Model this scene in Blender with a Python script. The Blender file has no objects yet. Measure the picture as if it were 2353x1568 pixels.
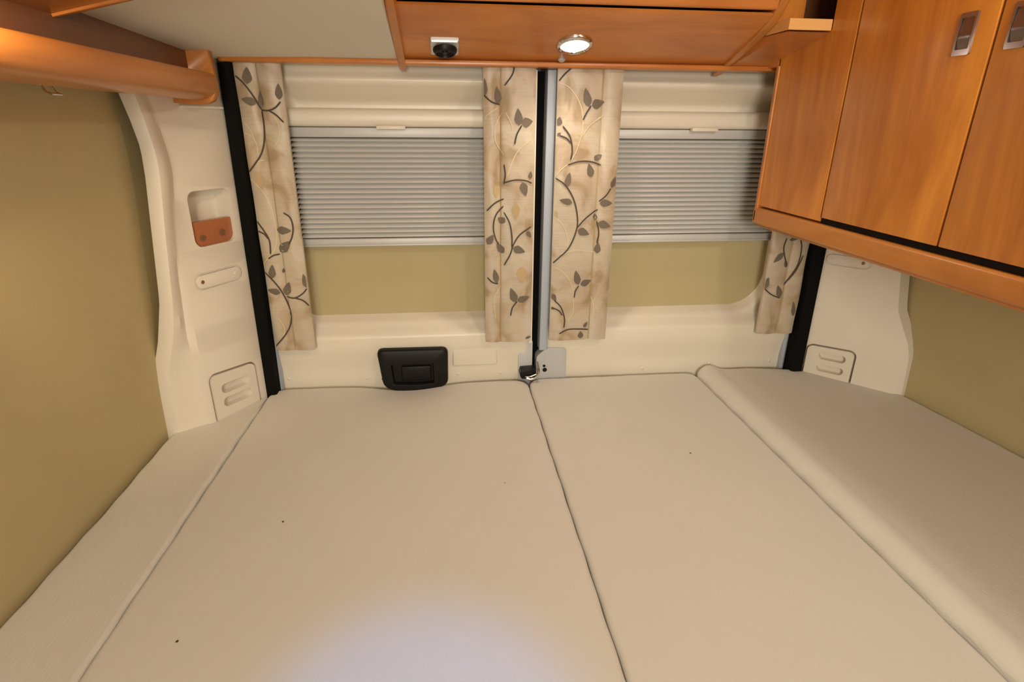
import bpy, bmesh, math, random
from mathutils import Vector, Matrix
random.seed(4)
PI = math.pi
# Measurements below are in "u" (1 u = 0.68 m) from a point 1.43 m above the floor, x right, y to the rear doors, z up.
S = 0.68; H0 = 1.43
def W(p): return Vector((p[0]*S, p[1]*S, p[2]*S + H0))
scene = bpy.context.scene
COL = scene.collection
# ------------------------------------------------------------------ camera
cam = bpy.data.cameras.new('camera'); co = bpy.data.objects.new('camera', cam); COL.objects.link(co)
cam.sensor_width = 36.0; cam.lens = 36.0*1300/2353; cam.clip_start = 0.02
_x = Vector((0.99371602, 0.03307713, -0.10693159)); _y = Vector((-0.11168623, 0.35611137, -0.92774505)); _z = Vector((0.00739241, 0.93385791, 0.35756783))
M4 = Matrix((_x, _y, _z)).to_4x4(); M4.translation = W((0, 0, 0)); co.matrix_world = M4
scene.camera = co
# ------------------------------------------------------------------ world, exposure
w = bpy.data.worlds.new('world'); scene.world = w; w.use_nodes = True
w.node_tree.nodes['Background'].inputs[0].default_value = (0.9, 0.8, 0.65, 1); w.node_tree.nodes['Background'].inputs[1].default_value = 0.1
scene.view_settings.view_transform = 'Standard'; scene.view_settings.look = 'None'; scene.view_settings.gamma = 1.0
scene.view_settings.exposure = -0.27; scene.view_settings.use_curve_mapping = False
# ------------------------------------------------------------------ ceiling lamp placed from its shadows, then unseen fill lights added
WARM = (1.0, 0.93, 0.78)
def area_light(name, p, target, size, power, color=WARM, shape='DISK', spread=PI):
    l = bpy.data.lights.new(name, 'AREA'); l.shape = shape; l.size = size*S; l.energy = power; l.color = color; l.spread = spread
    o = bpy.data.objects.new(name, l); COL.objects.link(o); o.location = W(p)
    o.rotation_euler = (W(target)-W(p)).to_track_quat('-Z', 'Y').to_euler()
    return o
area_light('lamp_light_near', (1.02, 0.50, 0.655), (0.75, 1.5, -1), 0.16, 3.0)
area_light('fill_light_centre', (0.25, -0.25, 0.655), (0.35, 1.9, -0.7), 0.9, 1.8)  # broad unseen fill, added behind the camera
area_light('fill_light_low', (-0.1, -2.3, 0.1), (0.75, 1.8, -0.45), 0.9, 19.0, spread=2.2)  # low unseen fill, added to brighten the right wall
# unseen blue spot, added for the pale patch at the foot of the bed
sk = bpy.data.lights.new('blue_patch_spot', 'SPOT'); sk.energy = 25; sk.color = (0.0, 0.30, 1.0); sk.spot_size = math.radians(25); sk.spot_blend = 0.7; sk.shadow_soft_size = 0.05
so = bpy.data.objects.new('blue_patch_spot', sk); COL.objects.link(so); so.location = W((0.0, 0.35, 0.64))
so.rotation_euler = (W((-0.08, 0.66, -1))-W((0.0, 0.35, 0.64))).to_track_quat('-Z', 'Y').to_euler()
# ------------------------------------------------------------------ materials
def mat(name, color, rough=0.5, metal=0.0, noise=0.0, nscale=30.0, bump=0.0, bscale=400.0, coat=0.0, spec=0.5, sheen=0.0, stretch=None):
    m = bpy.data.materials.new(name); m.use_nodes = True; nt = m.node_tree; b = nt.nodes['Principled BSDF']
    b.inputs['Base Color'].default_value = (*color, 1); b.inputs['Roughness'].default_value = rough; b.inputs['Metallic'].default_value = metal
    b.inputs['Specular IOR Level'].default_value = spec; b.inputs['Coat Weight'].default_value = coat; b.inputs['Sheen Weight'].default_value = sheen
    tc = nt.nodes.new('ShaderNodeTexCoord'); mp = nt.nodes.new('ShaderNodeMapping'); nt.links.new(tc.outputs['Object'], mp.inputs[0])
    if stretch: mp.inputs['Scale'].default_value = stretch
    if noise > 0:
        n = nt.nodes.new('ShaderNodeTexNoise'); n.inputs['Scale'].default_value = nscale; n.inputs['Detail'].default_value = 5
        nt.links.new(mp.outputs[0], n.inputs[0])
        r = nt.nodes.new('ShaderNodeMix'); r.data_type = 'RGBA'
        r.inputs[6].default_value = (*[c*(1-noise) for c in color], 1); r.inputs[7].default_value = (*[min(1, c*(1+noise)) for c in color], 1)
        nt.links.new(n.outputs[0], r.inputs[0]); nt.links.new(r.outputs[2], b.inputs['Base Color'])
    if bump > 0:
        n2 = nt.nodes.new('ShaderNodeTexNoise'); n2.inputs['Scale'].default_value = bscale; n2.inputs['Detail'].default_value = 3
        nt.links.new(mp.outputs[0], n2.inputs[0])
        bp = nt.nodes.new('ShaderNodeBump'); bp.inputs['Strength'].default_value = bump; bp.inputs['Distance'].default_value = 0.001
        nt.links.new(n2.outputs[0], bp.inputs['Height']); nt.links.new(bp.outputs[0], b.inputs['Normal'])
    return m
def wood(name, dark, light, axis, rough=0.32, band=1.0):
    m = bpy.data.materials.new(name); m.use_nodes = True; nt = m.node_tree; b = nt.nodes['Principled BSDF']; L = nt.links.new
    tc = nt.nodes.new('ShaderNodeTexCoord'); mp = nt.nodes.new('ShaderNodeMapping'); L(tc.outputs['Object'], mp.inputs[0])
    sc = [7, 7, 7]; sc[axis] = 1.7; mp.inputs['Scale'].default_value = sc
    n = nt.nodes.new('ShaderNodeTexNoise'); n.inputs['Scale'].default_value = 1.3*band; n.inputs['Detail'].default_value = 6; n.inputs['Roughness'].default_value = 0.6; n.inputs['Distortion'].default_value = 0.9; L(mp.outputs[0], n.inputs[0])
    mp2 = nt.nodes.new('ShaderNodeMapping'); L(tc.outputs['Object'], mp2.inputs[0]); s2 = [90, 90, 90]; s2[axis] = 5; mp2.inputs['Scale'].default_value = s2
    n2 = nt.nodes.new('ShaderNodeTexNoise'); n2.inputs['Scale'].default_value = 2.2; n2.inputs['Detail'].default_value = 5; L(mp2.outputs[0], n2.inputs[0])
    mx = nt.nodes.new('ShaderNodeMix'); mx.data_type = 'FLOAT'; mx.inputs[0].default_value = 0.12; L(n.outputs[0], mx.inputs[2]); L(n2.outputs[0], mx.inputs[3])
    cr = nt.nodes.new('ShaderNodeValToRGB'); L(mx.outputs[0], cr.inputs[0])
    cr.color_ramp.elements[0].position = 0.33; cr.color_ramp.elements[0].color = (*dark, 1); cr.color_ramp.elements[1].position = 0.66; cr.color_ramp.elements[1].color = (*light, 1)
    L(cr.outputs[0], b.inputs['Base Color']); b.inputs['Roughness'].default_value = rough; b.inputs['Coat Weight'].default_value = 0.15; b.inputs['Coat Roughness'].default_value = 0.25
    return m
def emis(name, color, s):
    m = bpy.data.materials.new(name); m.use_nodes = True; b = m.node_tree.nodes['Principled BSDF']
    b.inputs['Emission Color'].default_value = (*color, 1); b.inputs['Emission Strength'].default_value = s; b.inputs['Base Color'].default_value = (*color, 1); return m
WD, WL = (0.47, 0.138, 0.017), (0.80, 0.31, 0.045)
M_wz = wood('cherry_wood_upright', WD, WL, 2); M_wx = wood('cherry_wood_across', (0.45, 0.145, 0.030), (0.68, 0.26, 0.062), 0); M_wy = wood('cherry_wood_lengthwise', (0.44, 0.145, 0.026), (0.62, 0.245, 0.052), 1)
M_wshade = wood('shaded_cherry_board', (0.13, 0.045, 0.02), (0.18, 0.065, 0.026), 1); M_wlight = wood('pale_beech_board', (0.72, 0.36, 0.11), (0.80, 0.43, 0.15), 0)  # first one: cherry darkened for the shade in shelf recess and niche
M_inner = wood('locker_inside', (0.20, 0.065, 0.02), (0.26, 0.09, 0.026), 0)
M_bed = mat('cream_jersey_sheet', (0.73, 0.70, 0.635), 0.9, noise=0.03, nscale=6, bump=0.35, bscale=900, sheen=0.1, spec=0.2)
M_bed2 = mat('cream_jersey_sheet_puckered', (0.73, 0.70, 0.635), 0.9, noise=0.03, nscale=8, bump=0.8, bscale=220, sheen=0.1, spec=0.2, stretch=(1.8, 0.25, 1))
M_tan = mat('khaki_wall_vinyl', (0.53, 0.445, 0.25), 0.75, noise=0.04, nscale=3, bump=0.15, bscale=1200, spec=0.25)
M_cream = mat('cream_moulded_plastic', (0.83, 0.76, 0.64), 0.36, bump=0.04, bscale=900, noise=0.015, nscale=4)
M_pillar = mat('cream_pillar_plastic', (0.82, 0.755, 0.655), 0.5, bump=0.10, bscale=1300)
M_ceil = mat('pale_headliner', (0.74, 0.70, 0.60), 0.85, bump=0.1, bscale=900)
M_black = mat('black_rubber', (0.006, 0.006, 0.006), 0.9, spec=0.1)
M_blackp = mat('black_plastic', (0.008, 0.0075, 0.0075), 0.42, spec=0.25)
M_chrome = mat('chrome', (0.75, 0.74, 0.72), 0.15, metal=1.0)
M_silver = mat('satin_silver', (0.62, 0.62, 0.62), 0.38, metal=0.7)
M_blind = mat('silver_pleated_fabric', (0.76, 0.75, 0.73), 0.45, metal=0.1)
M_blindrail = mat('silver_grey_rail', (0.60, 0.59, 0.58), 0.45, metal=0.15)
M_van = mat('silver_van_paint', (0.42, 0.46, 0.53), 0.5, metal=0.1)
M_plate = mat('grey_painted_steel', (0.56, 0.56, 0.57), 0.45, metal=0.1)
M_groove = mat('dark_gap_shade', (0.012, 0.008, 0.006), 0.9, spec=0.1)  # shade colour for the gaps round the locker doors
M_woodin = wood('plain_cherry_insert', (0.40, 0.13, 0.05), (0.46, 0.16, 0.06), 0, band=0.5)
M_screw = mat('dull_screw', (0.30, 0.16, 0.09), 0.4, metal=0.5)
M_floor = mat('brown_vinyl_floor', (0.22, 0.14, 0.09), 0.5, noise=0.2, nscale=5)
M_base = mat('bed_box_board', (0.45, 0.22, 0.09), 0.5, noise=0.1, nscale=6)
M_speck = mat('dark_crumb', (0.05, 0.035, 0.025), 0.9)
M_hole = mat('black_hole', (0.004, 0.004, 0.004), 0.9)
M_vine = mat('dark_brown_thread', (0.075, 0.05, 0.034), 0.75, bump=0.2, bscale=1500)
M_leaf = mat('taupe_leaf_weave', (0.165, 0.13, 0.095), 0.7, noise=0.12, nscale=60)
M_thread = mat('pale_gold_thread', (0.74, 0.62, 0.36), 0.5)
M_pale = mat('ochre_leaf_weave', (0.52, 0.38, 0.20), 0.7)
M_lampglow = emis('lit_lamp_lens', (1.0, 0.93, 0.84), 30)
def fabric():
    m = bpy.data.materials.new('watercolour_curtain_fabric'); m.use_nodes = True; nt = m.node_tree; b = nt.nodes['Principled BSDF']; L = nt.links.new
    tc = nt.nodes.new('ShaderNodeTexCoord')
    mp = nt.nodes.new('ShaderNodeMapping'); mp.inputs['Scale'].default_value = (9, 9, 7); L(tc.outputs['Object'], mp.inputs[0])
    n = nt.nodes.new('ShaderNodeTexNoise'); n.inputs['Scale'].default_value = 1.5; n.inputs['Detail'].default_value = 3; n.inputs['Distortion'].default_value = 0.8; L(mp.outputs[0], n.inputs[0])
    cr = nt.nodes.new('ShaderNodeValToRGB'); L(n.outputs[0], cr.inputs[0]); e = cr.color_ramp.elements
    e[0].position = 0.33; e[0].color = (0.38, 0.275, 0.165, 1); e[1].position = 0.70; e[1].color = (0.62, 0.54, 0.45, 1)
    for p, c in ((0.43, (0.50, 0.385, 0.26, 1)), (0.50, (0.56, 0.465, 0.36, 1)), (0.60, (0.57, 0.49, 0.36, 1))):
        k = e.new(p); k.color = c
    mp2 = nt.nodes.new('ShaderNodeMapping'); mp2.inputs['Scale'].default_value = (14, 14, 260); L(tc.outputs['Object'], mp2.inputs[0])
    n2 = nt.nodes.new('ShaderNodeTexNoise'); n2.inputs['Scale'].default_value = 1.0; n2.inputs['Detail'].default_value = 4; L(mp2.outputs[0], n2.inputs[0])
    mx = nt.nodes.new('ShaderNodeMix'); mx.data_type = 'RGBA'; mx.blend_type = 'MULTIPLY'; mx.inputs[0].default_value = 0.16
    L(cr.outputs[0], mx.inputs[6]); c2 = nt.nodes.new('ShaderNodeValToRGB'); c2.color_ramp.elements[0].position = 0.3; c2.color_ramp.elements[0].color = (0.6, 0.55, 0.5, 1); c2.color_ramp.elements[1].position = 0.55; c2.color_ramp.elements[1].color = (1, 1, 1, 1)
    L(n2.outputs[0], c2.inputs[0]); L(c2.outputs[0], mx.inputs[7]); L(mx.outputs[2], b.inputs['Base Color'])
    b.inputs['Roughness'].default_value = 0.42; b.inputs['Sheen Weight'].default_value = 0.3
    bp = nt.nodes.new('ShaderNodeBump'); bp.inputs['Strength'].default_value = 0.3; bp.inputs['Distance'].default_value = 0.001; L(n2.outputs[0], bp.inputs['Height']); L(bp.outputs[0], b.inputs['Normal'])
    return m
M_fab = fabric()
# ------------------------------------------------------------------ mesh helpers (all in u)
def box(bm, x0, x1, y0, y1, z0, z1, r=0.0, seg=2, mi=0):
    vs = [bm.verts.new((x, y, z)) for x in (x0, x1) for y in (y0, y1) for z in (z0, z1)]
    fs = [bm.faces.new([vs[i] for i in f]) for f in ((0, 1, 3, 2), (4, 6, 7, 5), (0, 4, 5, 1), (2, 3, 7, 6), (0, 2, 6, 4), (1, 5, 7, 3))]
    for f in fs: f.material_index = mi
    if r > 0:
        es = list({e for f in fs for e in f.edges}); bmesh.ops.bevel(bm, geom=es, offset=r, segments=seg, profile=0.5, affect='EDGES', clamp_overlap=True, material=-1)
    return vs
def prism(bm, pts, vec, r=0.0, seg=2, mi=0):
    """closed polygon pts (3-D) extruded by vec"""
    v = Vector(vec); a = [bm.verts.new(p) for p in pts]; b = [bm.verts.new(Vector(p)+v) for p in pts]; n = len(pts)
    fs = [bm.faces.new(a), bm.faces.new(b[::-1])] + [bm.faces.new((a[i], b[i], b[(i+1) % n], a[(i+1) % n])) for i in range(n)]
    for f in fs: f.material_index = mi
    if r > 0:
        cap = set(fs[0].edges) | set(fs[1].edges)
        bmesh.ops.bevel(bm, geom=list(cap), offset=r, segments=seg, profile=0.5, affect='EDGES', clamp_overlap=True)
def tube(bm, pts, r, n=8, mi=0, cap=True):
    pts = [Vector(p) for p in pts]; rings = []; up = None
    for i, p in enumerate(pts):
        d = (pts[min(i+1, len(pts)-1)]-pts[max(i-1, 0)]).normalized()
        if up is None: up = d.orthogonal().normalized()
        up = (up-d*up.dot(d)).normalized(); s = d.cross(up)
        rings.append([bm.verts.new(p+up*r*math.cos(2*PI*k/n)+s*r*math.sin(2*PI*k/n)) for k in range(n)])
    for a, b in zip(rings, rings[1:]):
        for k in range(n): bm.faces.new((a[k], a[(k+1) % n], b[(k+1) % n], b[k])).material_index = mi
    if cap: bm.faces.new(rings[0][::-1]).material_index = mi; bm.faces.new(rings[-1]).material_index = mi
def lathe(bm, c, axis, prof, n=40, mi=0):
    """prof: list of (radius, height along axis)"""
    ax = Vector(axis).normalized(); a = ax.orthogonal().normalized(); b = ax.cross(a); c = Vector(c); rings = []
    for r, h in prof:
        if r < 1e-6: rings.append([bm.verts.new(c+ax*h)])
        else: rings.append([bm.verts.new(c+ax*h+a*r*math.cos(2*PI*k/n)+b*r*math.sin(2*PI*k/n)) for k in range(n)])
    for p, q in zip(rings, rings[1:]):
        for k in range(n):
            f = [p[0] if len(p) == 1 else p[k], p[0] if len(p) == 1 else p[(k+1) % n], q[0] if len(q) == 1 else q[(k+1) % n], q[0] if len(q) == 1 else q[k]]
            g = []; [g.append(x) for x in f if x not in g]
            if len(g) > 2: bm.faces.new(g).material_index = mi
def grid(bm, rows, mi=0, close=False):
    R = [[bm.verts.new(p) for p in r] for r in rows]
    for a, b in zip(R, R[1:]):
        n = len(a)
        for k in range(n if close else n-1): bm.faces.new((a[k], a[(k+1) % n], b[(k+1) % n], b[k])).material_index = mi
    return R
def rrect(u0, u1, v0, v1, r, n=6):
    """rounded rectangle outline, counter-clockwise, in 2-D; r is one radius or four (bl, br, tr, tl)"""
    if not isinstance(r, (tuple, list)): r = (r,)*4
    out = []
    for (cx, cy, a0), q in zip(((u0+r[0], v0+r[0], PI), (u1-r[1], v0+r[1], 1.5*PI), (u1-r[2], v1-r[2], 0), (u0+r[3], v1-r[3], 0.5*PI)), r):
        for k in range(n+1):
            a = a0+0.5*PI*k/n; out.append((cx+q*math.cos(a), cy+q*math.sin(a)))
    return out
WLOC = {}
def obj(name, bm, m, parent=None, smooth=35, at=None):
    bmesh.ops.remove_doubles(bm, verts=bm.verts, dist=1e-6)
    bmesh.ops.recalc_face_normals(bm, faces=bm.faces)
    for v in bm.verts: v.co = W(v.co)
    if at is None:
        xs = [v.co.x for v in bm.verts]; ys = [v.co.y for v in bm.verts]; zs = [v.co.z for v in bm.verts]
        at = Vector(((min(xs)+max(xs))/2, (min(ys)+max(ys))/2, min(zs)))
    for v in bm.verts: v.co -= at
    me = bpy.data.meshes.new(name); bm.to_mesh(me); bm.free()
    for q in (m if isinstance(m, (list, tuple)) else [m]): me.materials.append(q)
    if smooth: me.shade_smooth(); me.set_sharp_from_angle(angle=math.radians(smooth))
    o = bpy.data.objects.new(name, me); COL.objects.link(o); WLOC[o.name] = at.copy()
    if parent: o.parent = parent; o.location = at-WLOC[parent.name]
    else: o.location = at
    return o
def tag(o, label, cat, group=None):
    o['label'] = label
    if cat: o['category'] = cat
    if group: o['group'] = group
    return o
def thing(name, p, label, cat, group=None):
    o = bpy.data.objects.new(name, None); o.empty_display_size = 0.05; COL.objects.link(o); o.location = W(p); WLOC[o.name] = W(p).copy()
    return tag(o, label, cat, group)
def struct(o, label=None):
    o['kind'] = 'structure'
    if label: o['label'] = label
    return o
def boolean(o, cutters):
    """cut closed bmeshes (in u) out of object o, keep its origin"""
    for cbm in cutters:
        bmesh.ops.recalc_face_normals(cbm, faces=cbm.faces)
        for v in cbm.verts: v.co = W(v.co)
        me = bpy.data.meshes.new('c'); cbm.to_mesh(me); cbm.free(); c = bpy.data.objects.new('c', me); COL.objects.link(c)
        c.location = (0, 0, 0); md = o.modifiers.new('b', 'BOOLEAN'); md.object = c; md.operation = 'DIFFERENCE'; md.solver = 'EXACT'
        bpy.context.view_layer.update()
        dg = bpy.context.evaluated_depsgraph_get(); nm = bpy.data.meshes.new_from_object(o.evaluated_get(dg)); old = o.data
        o.modifiers.clear(); o.data = nm; bpy.data.objects.remove(c); bpy.data.meshes.remove(me)
        nm.shade_smooth(); nm.set_sharp_from_angle(angle=math.radians(36))
def NB(): return bmesh.new()
def interp(tab, z):
    if z >= tab[0][0]: return tab[0][1]
    for (z0, a), (z1, b) in zip(tab, tab[1:]):
        if z >= z1:
            t = (z0-z)/(z0-z1); t = t*t*(3-2*t) if False else t; return a+(b-a)*t
    return tab[-1][1]
def sst(a, b, x):
    t = max(0, min(1, (x-a)/(b-a))); return t*t*(3-2*t)
def spline(pts, k=6):
    P = [Vector(p) for p in pts]; P = [P[0]*2-P[1]]+P+[P[-1]*2-P[-2]]; out = []
    for i in range(1, len(P)-2):
        for j in range(k):
            t = j/k; a, b, c, d = P[i-1:i+3]
            out.append(0.5*((2*b)+(c-a)*t+(2*a-5*b+4*c-d)*t*t+(3*b-a-3*c+d)*t**3))
    out.append(P[-2]); return out
PATTERNS = {
  'left': dict(vine=[[(-0.6679, 0.1419), (-0.6443, 0.1192), (-0.6221, 0.0845), (-0.6011, 0.0386)], [(-0.6011, 0.0386), (-0.5764, 0.0376), (-0.5534, 0.0468), (-0.5354, 0.0649)], [(-0.5764, 0.0376), (-0.5535, 0.0228), (-0.5333, 0.0005)], [(-0.6011, 0.0386), (-0.6002, -0.0109), (-0.606, -0.0602), (-0.6214, -0.1009), (-0.6488, -0.1357), (-0.6716, -0.16)], [(-0.6706, -0.3266), (-0.6491, -0.3612), (-0.6354, -0.3962), (-0.6376, -0.4455)], [(-0.6724, -0.3609), (-0.6506, -0.3716), (-0.6384, -0.3891)], [(-0.5738, -0.297), (-0.5528, -0.3142), (-0.5471, -0.3486), (-0.5548, -0.3833), (-0.5681, -0.4077)], [(-0.6485, -0.461), (-0.6279, -0.4493), (-0.6071, -0.446)], [(-0.6738, -0.5096), (-0.6413, -0.5469), (-0.6187, -0.5846), (-0.6038, -0.6302), (-0.597, -0.6763), (-0.6072, -0.7227), (-0.6315, -0.7613), (-0.676, -0.8092)], [(-0.6041, -0.6059), (-0.5731, -0.6098), (-0.543, -0.5939), (-0.5268, -0.5756)], [(-0.5731, -0.6098), (-0.5462, -0.6203), (-0.5263, -0.6437)]],
    leaf=[(-0.6338, 0.1165, -0.6276, 0.1682, 0.0289), (-0.6135, 0.0599, -0.6607, 0.0723, 0.0253), (-0.6004, 0.0433, -0.5984, 0.0995, 0.018), (-0.5389, 0.0708, -0.5359, 0.1207, 0.0216), (-0.6053, -0.3583, -0.554, -0.361, 0.0274), (-0.6059, -0.4375, -0.5614, -0.3972, 0.0325), (-0.6467, -0.5357, -0.638, -0.4828, 0.0253), (-0.623, -0.5904, -0.6715, -0.5795, 0.0231), (-0.6054, -0.5999, -0.5878, -0.5496, 0.0274), (-0.5265, -0.5733, -0.5341, -0.5198, 0.0202), (-0.6084, -0.5073, -0.5964, -0.5097, 0.0159)],
    thread=[[(-0.6627, 0.0007), (-0.6424, -0.0295), (-0.6358, -0.0572)], [(-0.6679, -0.0328), (-0.6474, -0.0418), (-0.6322, -0.0665), (-0.6314, -0.104)], [(-0.5656, 0.0257), (-0.5509, -0.0045), (-0.5527, -0.0413), (-0.5697, -0.0725)], [(-0.6483, -0.1325), (-0.631, -0.123), (-0.6145, -0.1198)], [(-0.6746, -0.1793), (-0.6464, -0.2067), (-0.6205, -0.253), (-0.6092, -0.3136), (-0.6086, -0.3825), (-0.6255, -0.4315), (-0.6658, -0.4772), (-0.6748, -0.5023)], [(-0.6429, -0.6865), (-0.6274, -0.7299), (-0.6361, -0.769)]],
    pale=[(-0.6437, -0.21, -0.6393, -0.1581, 0.0253)]),
  'midl': dict(vine=[[(0.244, 0.1897), (0.2366, 0.1589), (0.2101, 0.124)], [(0.1376, 0.0952), (0.1641, 0.0731), (0.1949, 0.0642)], [(0.2708, -0.0019), (0.2538, -0.0328), (0.2463, -0.0661)], [(0.2084, -0.134), (0.2133, -0.1684), (0.2086, -0.2033)], [(0.2085, -0.1979), (0.2473, -0.1879), (0.288, -0.1903), (0.311, -0.1997)], [(0.2087, -0.2545), (0.1744, -0.2701), (0.1456, -0.2979)], [(0.2071, -0.28), (0.1783, -0.3143), (0.1699, -0.3591), (0.1781, -0.4005), (0.1906, -0.4216)], [(0.2088, -0.3025), (0.2304, -0.3434), (0.2391, -0.393), (0.2394, -0.435)], [(0.3116, -0.3566), (0.2701, -0.3851), (0.2452, -0.4225), (0.2328, -0.4604), (0.2101, -0.5029)], [(0.146, -0.5493), (0.1647, -0.5673), (0.1878, -0.574)], [(0.262, -0.6456), (0.2429, -0.6724), (0.2361, -0.7044)]],
    leaf=[(0.1436, 0.0918, 0.1419, 0.1471, 0.0165), (0.191, 0.0663, 0.1834, 0.1222, 0.0247), (0.2614, -0.0034, 0.2568, 0.0528, 0.0288), (0.2707, 0.0039, 0.3107, 0.0115, 0.0313), (0.3042, -0.1841, 0.3069, -0.157, 0.0148), (0.2759, -0.1957, 0.2905, -0.2454, 0.0288), (0.2138, -0.3391, 0.1865, -0.3225, 0.0247), (0.1471, -0.421, 0.1698, -0.3855, 0.0264), (0.2091, -0.4557, 0.1822, -0.4173, 0.0247), (0.2428, -0.4351, 0.2905, -0.4528, 0.0288), (0.2951, -0.373, 0.3125, -0.3982, 0.0165), (0.1836, -0.5704, 0.1718, -0.5151, 0.0231), (0.2559, -0.65, 0.2354, -0.5911, 0.0288), (0.2619, -0.6438, 0.3108, -0.6288, 0.0264), (0.296, -0.803, 0.3247, -0.7945, 0.0099)],
    thread=[[(0.1871, 0.0535), (0.1523, 0.0318), (0.1406, 0.0137)], [(0.2026, 0.0394), (0.1793, -0.004), (0.1791, -0.0553), (0.2067, -0.0999)], [(0.2142, 0.0395), (0.2339, 0.0036), (0.238, -0.0182)], [(0.3079, -0.0473), (0.2702, -0.0772), (0.2466, -0.1074), (0.219, -0.1762)], [(0.199, -0.5813), (0.173, -0.6343), (0.1771, -0.7165)]],
    pale=[(0.1811, -0.2071, 0.1826, -0.2543, 0.0231), (0.2522, -0.2707, 0.2528, -0.3313, 0.0288), (0.2759, -0.5085, 0.2811, -0.5699, 0.0371)]),
  'midr': dict(vine=[[(0.4507, 0.1898), (0.4208, 0.1652), (0.4, 0.142)], [(0.5163, 0.0641), (0.5016, 0.0422), (0.4894, 0.0166)], [(0.4183, -0.0038), (0.4455, -0.0392), (0.4556, -0.0842), (0.4515, -0.1185)], [(0.4091, -0.0356), (0.4336, -0.0452), (0.4505, -0.0616)], [(0.4416, -0.1362), (0.4821, -0.1239), (0.5274, -0.1246), (0.5636, -0.1354)], [(0.3991, -0.182), (0.4364, -0.208), (0.4678, -0.256), (0.4848, -0.3131), (0.4858, -0.3669), (0.459, -0.4384), (0.4217, -0.4765), (0.3999, -0.4978)], [(0.4873, -0.3628), (0.518, -0.3298), (0.5425, -0.3095), (0.563, -0.2957)], [(0.5614, -0.3386), (0.5709, -0.3805), (0.5666, -0.423)], [(0.5653, -0.2663), (0.5894, -0.2446), (0.6061, -0.2182)], [(0.5056, -0.5903), (0.4933, -0.6107), (0.4884, -0.6379)], [(0.4103, -0.6477), (0.4382, -0.6779), (0.4536, -0.7249), (0.4524, -0.7626)], [(0.4006, -0.6768), (0.4297, -0.6915), (0.444, -0.7105)], [(0.4333, -0.7877), (0.4691, -0.7707), (0.5147, -0.7694), (0.5545, -0.7754)]],
    leaf=[(0.5086, 0.0604, 0.4917, 0.1208, 0.0288), (0.5187, 0.0641, 0.5634, 0.0775, 0.0313), (0.4039, -0.0024, 0.4067, 0.0268, 0.0214), (0.4011, -0.0357, 0.4128, -0.026, 0.0115), (0.5394, -0.1184, 0.5646, -0.0992, 0.0206), (0.533, -0.1783, 0.5194, -0.13, 0.0264), (0.4407, -0.212, 0.4509, -0.161, 0.0231), (0.4642, -0.2705, 0.4152, -0.2597, 0.0231), (0.5682, -0.2712, 0.6169, -0.2732, 0.0264), (0.5568, -0.3344, 0.5527, -0.3095, 0.0148), (0.5661, -0.3453, 0.6163, -0.3601, 0.028), (0.4903, -0.3712, 0.5369, -0.3902, 0.028), (0.569, -0.4617, 0.5707, -0.4187, 0.0231), (0.6086, -0.2166, 0.6225, -0.1769, 0.0198), (0.5037, -0.5866, 0.4893, -0.5275, 0.0264), (0.5126, -0.5868, 0.5552, -0.5698, 0.0264), (0.4005, -0.622, 0.4176, -0.6543, 0.0198), (0.3989, -0.6786, 0.4116, -0.6864, 0.0099), (0.5346, -0.7652, 0.5498, -0.742, 0.0148), (0.5233, -0.8109, 0.5216, -0.7791, 0.0231)],
    thread=[[(0.4002, 0.1371), (0.4383, 0.1201), (0.4719, 0.078), (0.4888, 0.0275), (0.4891, -0.024), (0.4719, -0.0842), (0.4533, -0.1224)], [(0.5625, 0.0318), (0.5161, -0.0016), (0.4899, -0.0389)], [(0.3989, -0.1765), (0.4177, -0.1532), (0.4415, -0.1339)], [(0.5702, -0.0235), (0.578, -0.0535), (0.5743, -0.0839)], [(0.3973, -0.3205), (0.434, -0.3538), (0.4532, -0.4043), (0.4519, -0.434)], [(0.4012, -0.5109), (0.4413, -0.5336), (0.474, -0.5788), (0.4855, -0.6333), (0.4858, -0.6978), (0.4675, -0.7347)], [(0.4212, -0.4636), (0.4897, -0.4475), (0.56, -0.4572)], [(0.5573, -0.6351), (0.5685, -0.6723), (0.5695, -0.719)]],
    pale=[(0.4024, -0.3001, 0.4119, -0.3288, 0.0132)]),
  'right': dict(vine=[[(1.338, -0.4138), (1.3326, -0.4565), (1.3545, -0.509), (1.3652, -0.5312)], [(1.3916, -0.4102), (1.4057, -0.4576), (1.4013, -0.5275), (1.3659, -0.6072)], [(1.2799, -0.6187), (1.3174, -0.6469), (1.3556, -0.6616)], [(1.4202, -0.4839), (1.4002, -0.5452), (1.3764, -0.5894)]],
    leaf=[(1.3359, -0.4738, 1.3003, -0.5124, 0.0238), (1.3614, -0.5355, 1.3528, -0.5002, 0.0159), (1.2835, -0.6233, 1.295, -0.5741, 0.0254), (1.3572, -0.6598, 1.336, -0.6065, 0.0254), (1.4298, -0.7429, 1.4169, -0.6771, 0.0198), (1.3533, -0.4225, 1.3879, -0.4144, 0.0119)],
    thread=[],
    pale=[]),
}
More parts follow.
